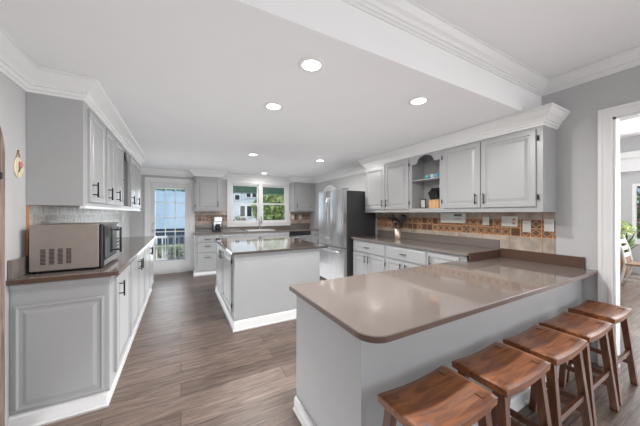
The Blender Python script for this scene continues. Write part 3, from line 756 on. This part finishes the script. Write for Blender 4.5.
for i, (x, y, l) in enumerate(spots):
    if i == 0: st.location = (x, y, 0); st['label'] = l
    else: copy_tree(st, (x, y, 0), l)

# ------------------------------------------------------------------ recessed lights
def downlight():
    t = thing('recessed_light', 'x', 'ceiling light', (0, 0, 0), 'round recessed ceiling lights')
    MB().lathe([(.062, -.002), (.062, -.006), (.086, -.004), (.090, -.001), (.090, 0), (.062, 0)], (0, 0, 0), 32).build('trim_ring', WHITE, t)
    MB().lathe([(.0615, -.004), (.05, -.0045), (.0, -.005)], (0, 0, 0), 28).build('lens', LENS, t)
    return t
dl = downlight()
LP = [(.757, 1.50, 'round recessed ceiling light nearest the camera, largest in view'), (.745, 2.25, 'second recessed ceiling light, left of centre, between camera and island'), (1.82, 1.53, 'recessed ceiling light above the peninsula near the right cabinets'),
      (1.06, 4.27, 'recessed ceiling light above the far end of the island'), (2.28, 4.16, 'recessed ceiling light in front of the refrigerator'), (1.80, 6.15, 'recessed ceiling light above the sink by the window')]
for i, (x, y, l) in enumerate(LP):
    o = dl if i == 0 else copy_tree(dl)
    o.location = (x, y, ZC-.0005); o['label'] = l
    ld = bpy.data.lights.new('downlight_lamp', 'AREA'); ld.shape = 'DISK'; ld.size = .12; ld.energy = LAMP*(1 if i < 5 else .2); ld.color = (1, .98, .95)
    lo = bpy.data.objects.new('downlight_lamp', ld); C.objects.link(lo); lo.location = (x, y, ZC-.012)

# ------------------------------------------------------------------ small things on the counters and shelves
t = thing('coffee_maker', 'steel and black coffee maker on the back counter beside the patio door', 'coffee maker', (.76, 6.42, .926))
cx, cy = .76, 6.42
MB().box(cx-.085, cx+.085, cy-.10, cy+.10, .9265, .955, .006).build('base', BPLAS, t)
MB().box(cx-.085, cx+.085, cy+.02, cy+.10, .956, 1.16, .006).build('column', STEEL, t)
MB().box(cx-.09, cx+.09, cy-.10, cy+.10, 1.161, 1.27, .01).build('water_tank', STEEL, t)
cf = MB().lathe([(.05, .0), (.068, .03), (.066, .09), (.045, .13), (.045, .145)], (cx, cy-.05, .957)).build('carafe', DGLASS, t)
MB().tube([(cx+.05, cy-.09, 1.09), (cx+.085, cy-.115, 1.08), (cx+.085, cy-.115, 1.0), (cx+.06, cy-.09, .985)], .008).build('handle', BPLAS, cf)

t = thing('utensil_crock', 'copper-toned steel crock on the right counter holding black utensils', 'crock', (3.10, 3.02, .936))
MB().lathe([(.050, 0), (.052, .003), (.052, .165), (.047, .165), (.047, .01), (.0, .008)], (3.10, 3.02, .9362), 28).build('pot', COPPER, t)
kinds = ['spatula', 'ladle', 'slotted_spoon', 'serving_spoon', 'turner', 'pasta_fork']
lab = ['black spatula leaning left in the crock', 'black ladle with round bowl in the crock', 'black slotted spoon leaning towards the wall in the crock', 'black serving spoon in the middle of the crock', 'black broad turner leaning right in the crock', 'black pasta fork leaning forward in the crock']
for i in range(6):
    a = i*math.pi/3+.3; bx_, by_ = 3.10+.012*math.cos(a+3), 3.02+.012*math.sin(a+3)
    dx, dy = math.cos(a)*.065, math.sin(a)*.09; zt = 1.18+.045*(i % 3)
    p0 = V((bx_, by_, .95)); p1 = V((3.10+dx, 3.02+dy, zt)); 
    r = thing(kinds[i], lab[i], 'utensil', tuple(p0), 'black kitchen utensils in the crock')
    MB().tube([p0, p1], .006, 8).build('utensil_handle', BPLAS, r)
    d = (p1-p0).normalized(); m = MB()
    if kinds[i] in ('ladle', 'serving_spoon', 'slotted_spoon', 'pasta_fork'):
        m.tube([p1-d*.01, p1+d*.01, p1+d*.03, p1+d*.05, p1+d*.065], [.007, .034, .046, .045, .012], 10)
    else: m.bar(p1-d*.01, p1+d*.075, 0.095, .007, up=(1, .3, 0), t=1.15)
    m.build('head', BPLAS, r)

# wall phone / intercom and switch plates on the right tiles
xw = XR-.011
t = thing('intercom', 'white wall intercom panel with small display on the right tiles', 'intercom', (xw, 2.16, 1.27))
MB().box(xw-.035, xw, 2.00, 2.355, 1.225, 1.362, .008).build('housing', PLAST, t)
MB().box(xw-.037, xw-.0352, 2.04, 2.15, 1.315, 1.345).build('display', LCD, t)
m = MB()
for i in range(5): m.box(xw-.038, xw-.0352, 2.04+i*.023, 2.055+i*.023, 1.275, 1.287)
m.build('buttons', mat('grey_keys', (.30, .30, .30), .5, noise=.02), t)
def plate(name, label, yc, zc_, w_, h_, kind, n=1):
    t = thing(name, label, 'wall plate', (xw, yc, zc_), 'wall plates on the right tiles')
    MB().box(xw-.006, xw, yc-w_/2, yc+w_/2, zc_-h_/2, zc_+h_/2, .002).build('plate', PLAST, t)
    for i in range(n):
        y = yc+(i-(n-1)/2)*.046
        if kind == 's' or (kind == 'm' and i > 0): MB().box(xw-.011, xw-.0062, y-.014, y+.014, zc_-.03, zc_+.03, .002).build('rocker', PLAST, t)
        else:
            for s_ in (-1, 1): MB().box(xw-.009, xw-.0062, y-.014, y+.014, zc_+s_*.022-.013, zc_+s_*.022+.013, .003).build('socket', PLAST if kind != 'm' else PINK, t)
plate('light_switch', 'small white switch plate on the tiles next to the intercom', 1.755, 1.262, .075, .10, 's')
plate('light_switch', 'wide white multi-switch plate in the middle of the right tiles', 1.50, 1.265, .16, .115, 'm', 3)
plate('wall_outlet', 'white outlet plate on the tiles set slightly lower than the others', 1.335, 1.215, .075, .125, 'o')
plate('wall_outlet', 'white outlet plate nearest the doorway on the right tiles', 1.145, 1.235, .08, .125, 'o')
# plates on the back tiles
for xx, l in ((2.76, 'white outlet plate just right of the kitchen window'), (2.99, 'white outlet plate on the back tiles near the refrigerator')):
    t = thing('wall_outlet', l, 'wall plate', (xx, YB-.012, 1.24), 'wall plates on the back tiles')
    MB().box(xx-.04, xx+.04, YB-.018, YB-.012, 1.18, 1.30, .002).build('plate', PLAST, t)
    for s_ in (-1, 1): MB().box(xx-.014, xx+.014, YB-.021, YB-.0182, 1.24+s_*.024-.013, 1.24+s_*.024+.013, .002).build('socket', PLAST, t)
t = thing('light_switch', 'white switch plate on the left wall beyond the counter', 'wall plate', (XL, 5.75, 1.25))
MB().box(XL+.0005, XL+.007, 5.71, 5.79, 1.19, 1.31, .002).build('plate', PLAST, t)
MB().box(XL+.0072, XL+.011, 5.735, 5.765, 1.22, 1.28, .002).build('rocker', PLAST, t)

# knife block, small picture, cups in the niche
zf = 1.411
t = thing('knife_block', 'light wooden knife block with black-handled knives in the arched niche', 'knife block', (3.10, 2.30, zf))
m = MB().prism([(3.03, 2.225, zf), (3.19, 2.225, zf), (3.19, 2.225, zf+.20), (3.12, 2.225, zf+.20), (3.03, 2.225, zf+.12)], (0, .15, 0)); m.build('block', KNIFEW, t)
for r in range(3):
    for q in range(4):
        p = V((3.048+r*.030, 2.246+q*.035, zf+.138+r*.027)); MB().bar(p, p+V((-.045, 0, .10)), .018, .026, up=(0, 1, 0)).build('knife_handle', BPLAS, t)
t = thing('knife_block', 'tall narrow wooden utensil block behind the knife block in the niche', 'knife block', (3.17, 2.40, zf))
MB().box(3.205, 3.26, 2.37, 2.43, zf, zf+.24, .004).build('block', KNIFEW, t)
t = thing('framed_card', 'small dark-framed card standing at the left of the arched niche', 'picture frame', (3.10, 2.53, zf))
MB().box(3.10, 3.115, 2.485, 2.575, zf, zf+.155, .003).build('frame', BPLAS, t)
MB().box(3.098, 3.0998, 2.495, 2.565, zf+.03, zf+.14).build('card', PAPER, t)
def cup(loc, label, m_):
    t = thing('small_cup', label, 'cup', loc, 'small cups on the niche shelf')
    b = MB().lathe([(.018, 0), (.026, .012), (.03, .06), (.027, .06), (.022, .012), (0, .008)], loc, 16).build('bowl', m_, t)
    x, y, z = loc
    MB().tube([(x-.027, y, z+.048), (x-.045, y, z+.045), (x-.045, y, z+.022), (x-.024, y, z+.015)], .004, 6).build('handle', m_, t)
for i, (y, l) in enumerate(((2.44, 'small blue cup leftmost on the niche shelf'), (2.36, 'small white cup second from left on the niche shelf'), (2.29, 'small blue cup third from left on the niche shelf'), (2.22, 'small blue cup rightmost on the niche shelf'))):
    cup((3.08, y, 1.8405), l, PLAST if i == 1 else CYAN)
# glasses and jar in the left niche
zl = 1.436
for i, (y, l) in enumerate(((4.0, 'clear stemmed glass nearest in the left open shelf'), (4.12, 'clear stemmed glass in the middle of the left open shelf'), (4.25, 'clear stemmed glass farthest in the left open shelf'))):
    tag(MB().lathe([(.03, 0), (.03, .003), (.004, .008), (.004, .07), (.03, .10), (.034, .14), (.028, .18), (.026, .18), (.031, .14), (.027, .103), (0, .078)], (-.75, y, zl), 18).build('wine_glass', GLASS), l, 'glass', 'stemmed glasses in the left open shelf')

# ornament on the left wall
t = thing('wall_ornament', 'cream oval plaque with a pink flower hanging on the left wall', 'ornament', (XL, 2.385, 1.62))
m = MB(); n = 28
R = []
for rr_, hh in ((0, .0), (1, .0), (1, .006), (.86, .010), (.80, .006)):
    R.append([m.bm.verts.new((XL+.001+hh, 2.385+.052*rr_*math.cos(2*math.pi*k/n), 1.655+.066*rr_*math.sin(2*math.pi*k/n))) for k in range(n)])
for A, B in zip(R[1:], R[2:]):
    for k in range(n): m.bm.faces.new([A[k], A[(k+1)%n], B[(k+1)%n], B[k]])
m.bm.faces.new(R[1]); m.bm.faces.new(R[-1]); bmesh.ops.delete(m.bm, geom=R[0], context='VERTS')
m.build('plaque', CREAM, t)
m = MB().tube([(XL+.004, 2.365, 1.718), (XL+.004, 2.385, 1.765), (XL+.004, 2.405, 1.718)], .0025, 6).tube([(XL+.0005, 2.385, 1.766), (XL+.012, 2.385, 1.766)], .004, 8); m.build('hanging_wire', GOLD, t)
m = MB()
for k in range(5):
    a = 2*math.pi*k/5; m.lathe([(.001, 0), (.010, .002), (.008, .006), (.001, .008)], (XL+.008, 2.40+.013*math.cos(a), 1.675+.013*math.sin(a)), 8, axis='x')
m.build('flower', PINK, t)
MB().tube([(XL+.011, 2.40, 1.668), (XL+.011, 2.375, 1.625)], .003, 6).build('flower_stem', LEAF, t)

# rustic arched door leaf against the left wall
t = thing('rustic_arched_frame', 'weathered pinkish-brown arched wooden frame at the left picture edge', 'frame', (XL, 1.6, 0))
A = arch_poly(1.6, .515, 1.70, .35, n=24); B = arch_poly(1.6, .435, 1.70, .27, n=24)
m = MB()
for i in range(len(A)-1):
    m.prism([(XL+.002, A[i][0], A[i][1]), (XL+.002, A[i+1][0], A[i+1][1]), (XL+.002, B[i+1][0], B[i+1][1]), (XL+.002, B[i][0], B[i][1])], (.055, 0, 0))
m.box(XL+.002, XL+.057, 1.2, 2.0, 0, .09)
bmesh.ops.remove_doubles(m.bm, verts=m.bm.verts, dist=1e-5)
m.build('frame', RUSTIC, t)
m = MB()
for k in range(6): m.box(XL+.004, XL+.03, 1.17+k*.144, 1.308+k*.144, .09, 1.70+.26*math.sqrt(max(0, 1-((1.239+k*.144-1.6)/.47)**2)), .003)
m.build('planks', RUSTIC, t)
MB().box(XL+.0575, XL+.062, 2.055, 2.085, 1.548, 1.585, .003).build('latch', BLACK, t)

# ------------------------------------------------------------------ sunroom contents
def leafmass(c, r, n, size, mat_, name, parent=None, flat=1.0, up=.3):
    m = MB(); c = V(c)
    for _ in range(n):
        a = random.random()*2*math.pi; z = random.uniform(-1, 1); q = r*(random.random()**.4)
        k = math.sqrt(1-z*z); p = c+V((k*math.cos(a)*q, k*math.sin(a)*q, z*q*flat))
        d = V((random.gauss(0, 1), random.gauss(0, 1), random.gauss(up, 1))).normalized(); u = d.cross(V((random.random(), random.random(), random.random()))).normalized()
        s_ = size*random.uniform(.6, 1.2)
        vs = [m.bm.verts.new(p-d*s_), m.bm.verts.new(p+u*s_*.4+d.cross(u)*s_*.1), m.bm.verts.new(p+d*s_), m.bm.verts.new(p-u*s_*.4+d.cross(u)*s_*.1)]
        m.bm.faces.new(vs)
    return m.build(name, mat_, parent)
bx_, by_ = 8.15, 1.66
t = thing('potted_plant', 'leafy pale green plant in a brown wicker basket beyond the doorway', 'plant', (bx_, by_, 0))
MB().lathe([(.085, 0.001), (.095, .02), (.12, .45), (.115, .46), (.10, .44), (0, .42)], (bx_, by_, 0), 24).build('basket', WICKER, t)
m = MB()
for k in range(26):
    a = k*2.4; l = random.uniform(.35, .62); w_ = .028
    pts = [V((bx_+math.cos(a)*s_*.26, by_+math.sin(a)*s_*.26, .42+l*s_*1.15-.12*s_*s_*(k % 3))) for s_ in (0, .35, .7, 1)]
    sd = V((-math.sin(a), math.cos(a), 0))*w_
    ws = (.5, 1.2, 1, .08); R = [(m.bm.verts.new(p-sd*q), m.bm.verts.new(p+sd*q)) for p, q in zip(pts, ws)]
    for A, B in zip(R, R[1:]): m.bm.faces.new([A[0], A[1], B[1], B[0]])
m.build('leaves', LEAF, t)
leafmass((bx_, by_, 1.02), .22, 260, .045, LEAFP, 'blossoms', t, .75)

cx, cy = 6.95, 1.36
t = thing('dining_chair', 'whitewashed dining chair with brown seat beyond the doorway', 'chair', (cx+.2, cy-.2, 0))
for sx in (0, .40):
    MB().tube([(cx+sx, cy+.10, 0), (cx+sx, cy+.03, .25), (cx+sx, cy, .46), (cx+sx, cy+.04, .70), (cx+sx, cy+.11, .93)], .02, 8).build('rear_post', CHAIRW, t)
    MB().bar((cx+sx, cy-.40, 0), (cx+sx, cy-.38, .43), .035, .035, up=(0, 1, 0)).build('leg', CHAIRW, t)
MB().box(cx-.02, cx+.42, cy-.42, cy+.0, .431, .465, .01).build('seat', SEATW, t)
for z, yy in ((.60, .025), (.72, .05), (.84, .08)): MB().bar((cx, cy+yy, z), (cx+.40, cy+yy, z), .014, .07).build('back_slat', CHAIRW, t)
MB().bar((cx, cy-.38, .18), (cx, cy+.05, .18), .02, .03).build('stretcher', CHAIRW, t)
MB().bar((cx+.40, cy-.38, .18), (cx+.40, cy+.05, .18), .02, .03).build('stretcher', CHAIRW, t)
t = thing('dining_table', 'white dining table beyond the doorway', 'table', (7.9, .3, 0))
MB().box(7.35, 8.45, -.55, .98, .72, .76, .008).build('tabletop', CHAIRW, t)
for xx in (7.45, 8.35):
    for yy in (-.45, .88): MB().bar((xx, yy, 0), (xx, yy, .72), .07, .07, up=(0, 1, 0)).build('leg', CHAIRW, t)
tag(MB().lathe([(.04, 0), (.075, .02), (.09, .085), (.085, .085), (.07, .025), (0, .015)], (7.75, .90, .7605), 20).build('bowl', LEMON), 'yellow bowl on the dining table beyond the doorway', 'bowl')

# ------------------------------------------------------------------ outdoors
struct('ground', MB().box(-40, 60, YB+.13, 70, -.75, -.65), GRASS)
struct('ground', MB().box(9.35, 40, -20, YB, -.75, -.65), GRASS)
struct('path_street', MB().box(-40, 60, 11.0, 15.5, -.649, -.63), PAVE)
struct('deck', MB().box(-1.6, 3.2, YB+.13, 8.4, -.14, -.02), DECK)
t = thing('deck_railing', 'white railing with square balusters on the deck outside the patio door', 'railing', (.4, 8.3, -.02))
MB().box(-1.5, 1.1, 8.28, 8.34, .66, .72, .006).box(-1.5, 1.1, 8.29, 8.33, .05, .09).build('rails', WHITE, t)
for k in range(19):
    x = -1.4+k*.135; MB().box(x-.018, x+.018, 8.292, 8.328, .09, .66).build('baluster', WHITE, t)
for x in (-1.52, 1.12): MB().box(x-.05, x+.05, 8.26, 8.36, -.02, .85, .006).build('post', WHITE, t)
t = thing('green_awning', 'green canvas awning above the outside of the window and patio door', 'awning', (1, 7.2, 2.0))
m = MB().prism([(-1.2, 7.05, 1.93), (-1.2, 7.03, 1.93), (-1.2, 6.79, 2.22), (-1.2, 6.79, 2.25), (-1.2, 7.05, 2.02)], (4.6, 0, 0)); m.build('canvas', AWN, t)
m = MB()
for k in range(46): m.box(-1.2+k*.1, -1.11+k*.1, 7.051, 7.058, 1.885+.01*(k % 2), 2.0)
m.build('valance', AWN, t)
# neighbours
def house(label, x0, x1, y0, y1, zb_, zt, m_, wins, base=None, roofh=1.4):
    t = thing('house', label, 'house', ((x0+x1)/2, (y0+y1)/2, -.65), 'houses across the street')
    MB().box(x0, x1, y0, y1, zb_, zt).build('wall', m_, t)
    MB().box(x0+.05, x1-.05, y0+.05, y1-.05, -.65, zb_).build('lattice_skirt', base or NAVY, t)
    MB().prism([(x0-.4, y0-.4, zt), (x0-.4, y1+.4, zt), (x0-.4, (y0+y1)/2, zt+roofh)], (x1-x0+.8, 0, 0)).build('roof', mat('roof_shingles', (.16, .17, .19), .8, noise=.2, nscale=8), t)
    m = MB()
    for k in range(int((zt-zb_)/.22)): m.box(x0, x1, y0-.012, y0, zb_+k*.22, zb_+k*.22+.015)
    m.build('siding_laps', m_, t)
    for (a, c_, w_, h_) in wins:
        f = MB().box(a-w_/2-.08, a+w_/2+.08, y0-.05, y0-.013, c_-h_/2-.08, c_+h_/2+.08).build('window', WHITE, t)
        MB().box(a-w_/2, a+w_/2, y0-.06, y0-.051, c_-h_/2, c_+h_/2).build('pane', DGLASS, f)
    return t
house('pale blue house with navy lattice skirt seen through the patio door', -7.5, 2.6, 19, 26, .35, 7.5, SIDING, [])
house('white house with dark windows seen through the kitchen window', 3.4, 15, 20, 28, .0, 8.5, NWHITE, [(3.75, 2.55, .32, .35), (4.6, 2.75, .3, .3), (5.05, 2.75, .3, .3), (4.15, 1.5, .34, .8), (4.65, 1.5, .34, .8), (5.1, 1.5, .34, .8), (9.4, 3.3, .8, .9), (13.5, 2.0, .8, 1.0)], PAVE)
# trees and shrubs
def tree(name, label, x, y, h, r, m_, n=1100, size=.13, cat='tree', grp=None):
    t = thing(name, label, cat, (x, y, -.65), grp)
    MB().tube([(x, y, -.65), (x+.05, y, h*.35-.3), (x-.04, y+.03, h*.6-.3)], [r*.11, r*.07, r*.03], 8).build('trunk', BARK, t)
    leafmass((x, y, h-.65-r*.75), r, n, size, m_, 'foliage', t, .95)
tree('garden_tree', 'green leafy tree outside the right half of the kitchen window', 3.75, 11.2, 3.0, 1.0, LEAFP, 1500, .12)
sh = [(-1.4, 9.2, 'green shrub behind the left part of the deck railing'), (-.75, 9.35, 'green shrub behind the deck railing, second from left'), (-.15, 9.2, 'green shrub behind the middle of the deck railing'), (.45, 9.4, 'green shrub behind the right part of the deck railing'), (1.0, 9.3, 'green shrub at the right end of the deck railing')]
for i, (x, y, l) in enumerate(sh):
    t = thing('garden_shrub', l, 'shrub', (x, y, -.65), 'shrubs behind the deck railing')
    MB().tube([(x, y, -.65), (x, y, -.2)], .03, 6).build('stem', BARK, t)
    leafmass((x, y, .0), .24, 380, .06, LEAFP if i % 2 else LEAF, 'foliage', t, 1.3)
    leafmass((x, y, .0), .25, 60, .045, FLOWER, 'blossoms', t, 1.2)
t = thing('planter', 'terracotta planter with a small bush outside the left half of the kitchen window', 'planter', (1.55, 8.0, -.02))
MB().lathe([(.16, 0), (.20, .35), (.24, .36), (.24, .42), (.20, .42), (0, .38)], (1.55, 8.0, -.019), 24).build('pot', TERRA, t)
leafmass((1.5, 8.0, .88), .40, 380, .07, LEAF, 'foliage', t, .9)
leafmass((1.5, 8.0, .93), .40, 260, .05, mat('orange_petals', (.60, .28, .16), .6, noise=.2), 'blossoms', t, .9)
leafmass((11.2, 1.9, .9), 1.5, 900, .14, LEAF, 'x', None)
o = bpy.data.objects['x']; o.name = 'flowering_bush'; tag(o, 'flowering bush outside the window beyond the doorway', 'bush')
leafmass((11.0, 1.8, 1.1), 1.3, 400, .09, FLOWER, 'blossoms', o)
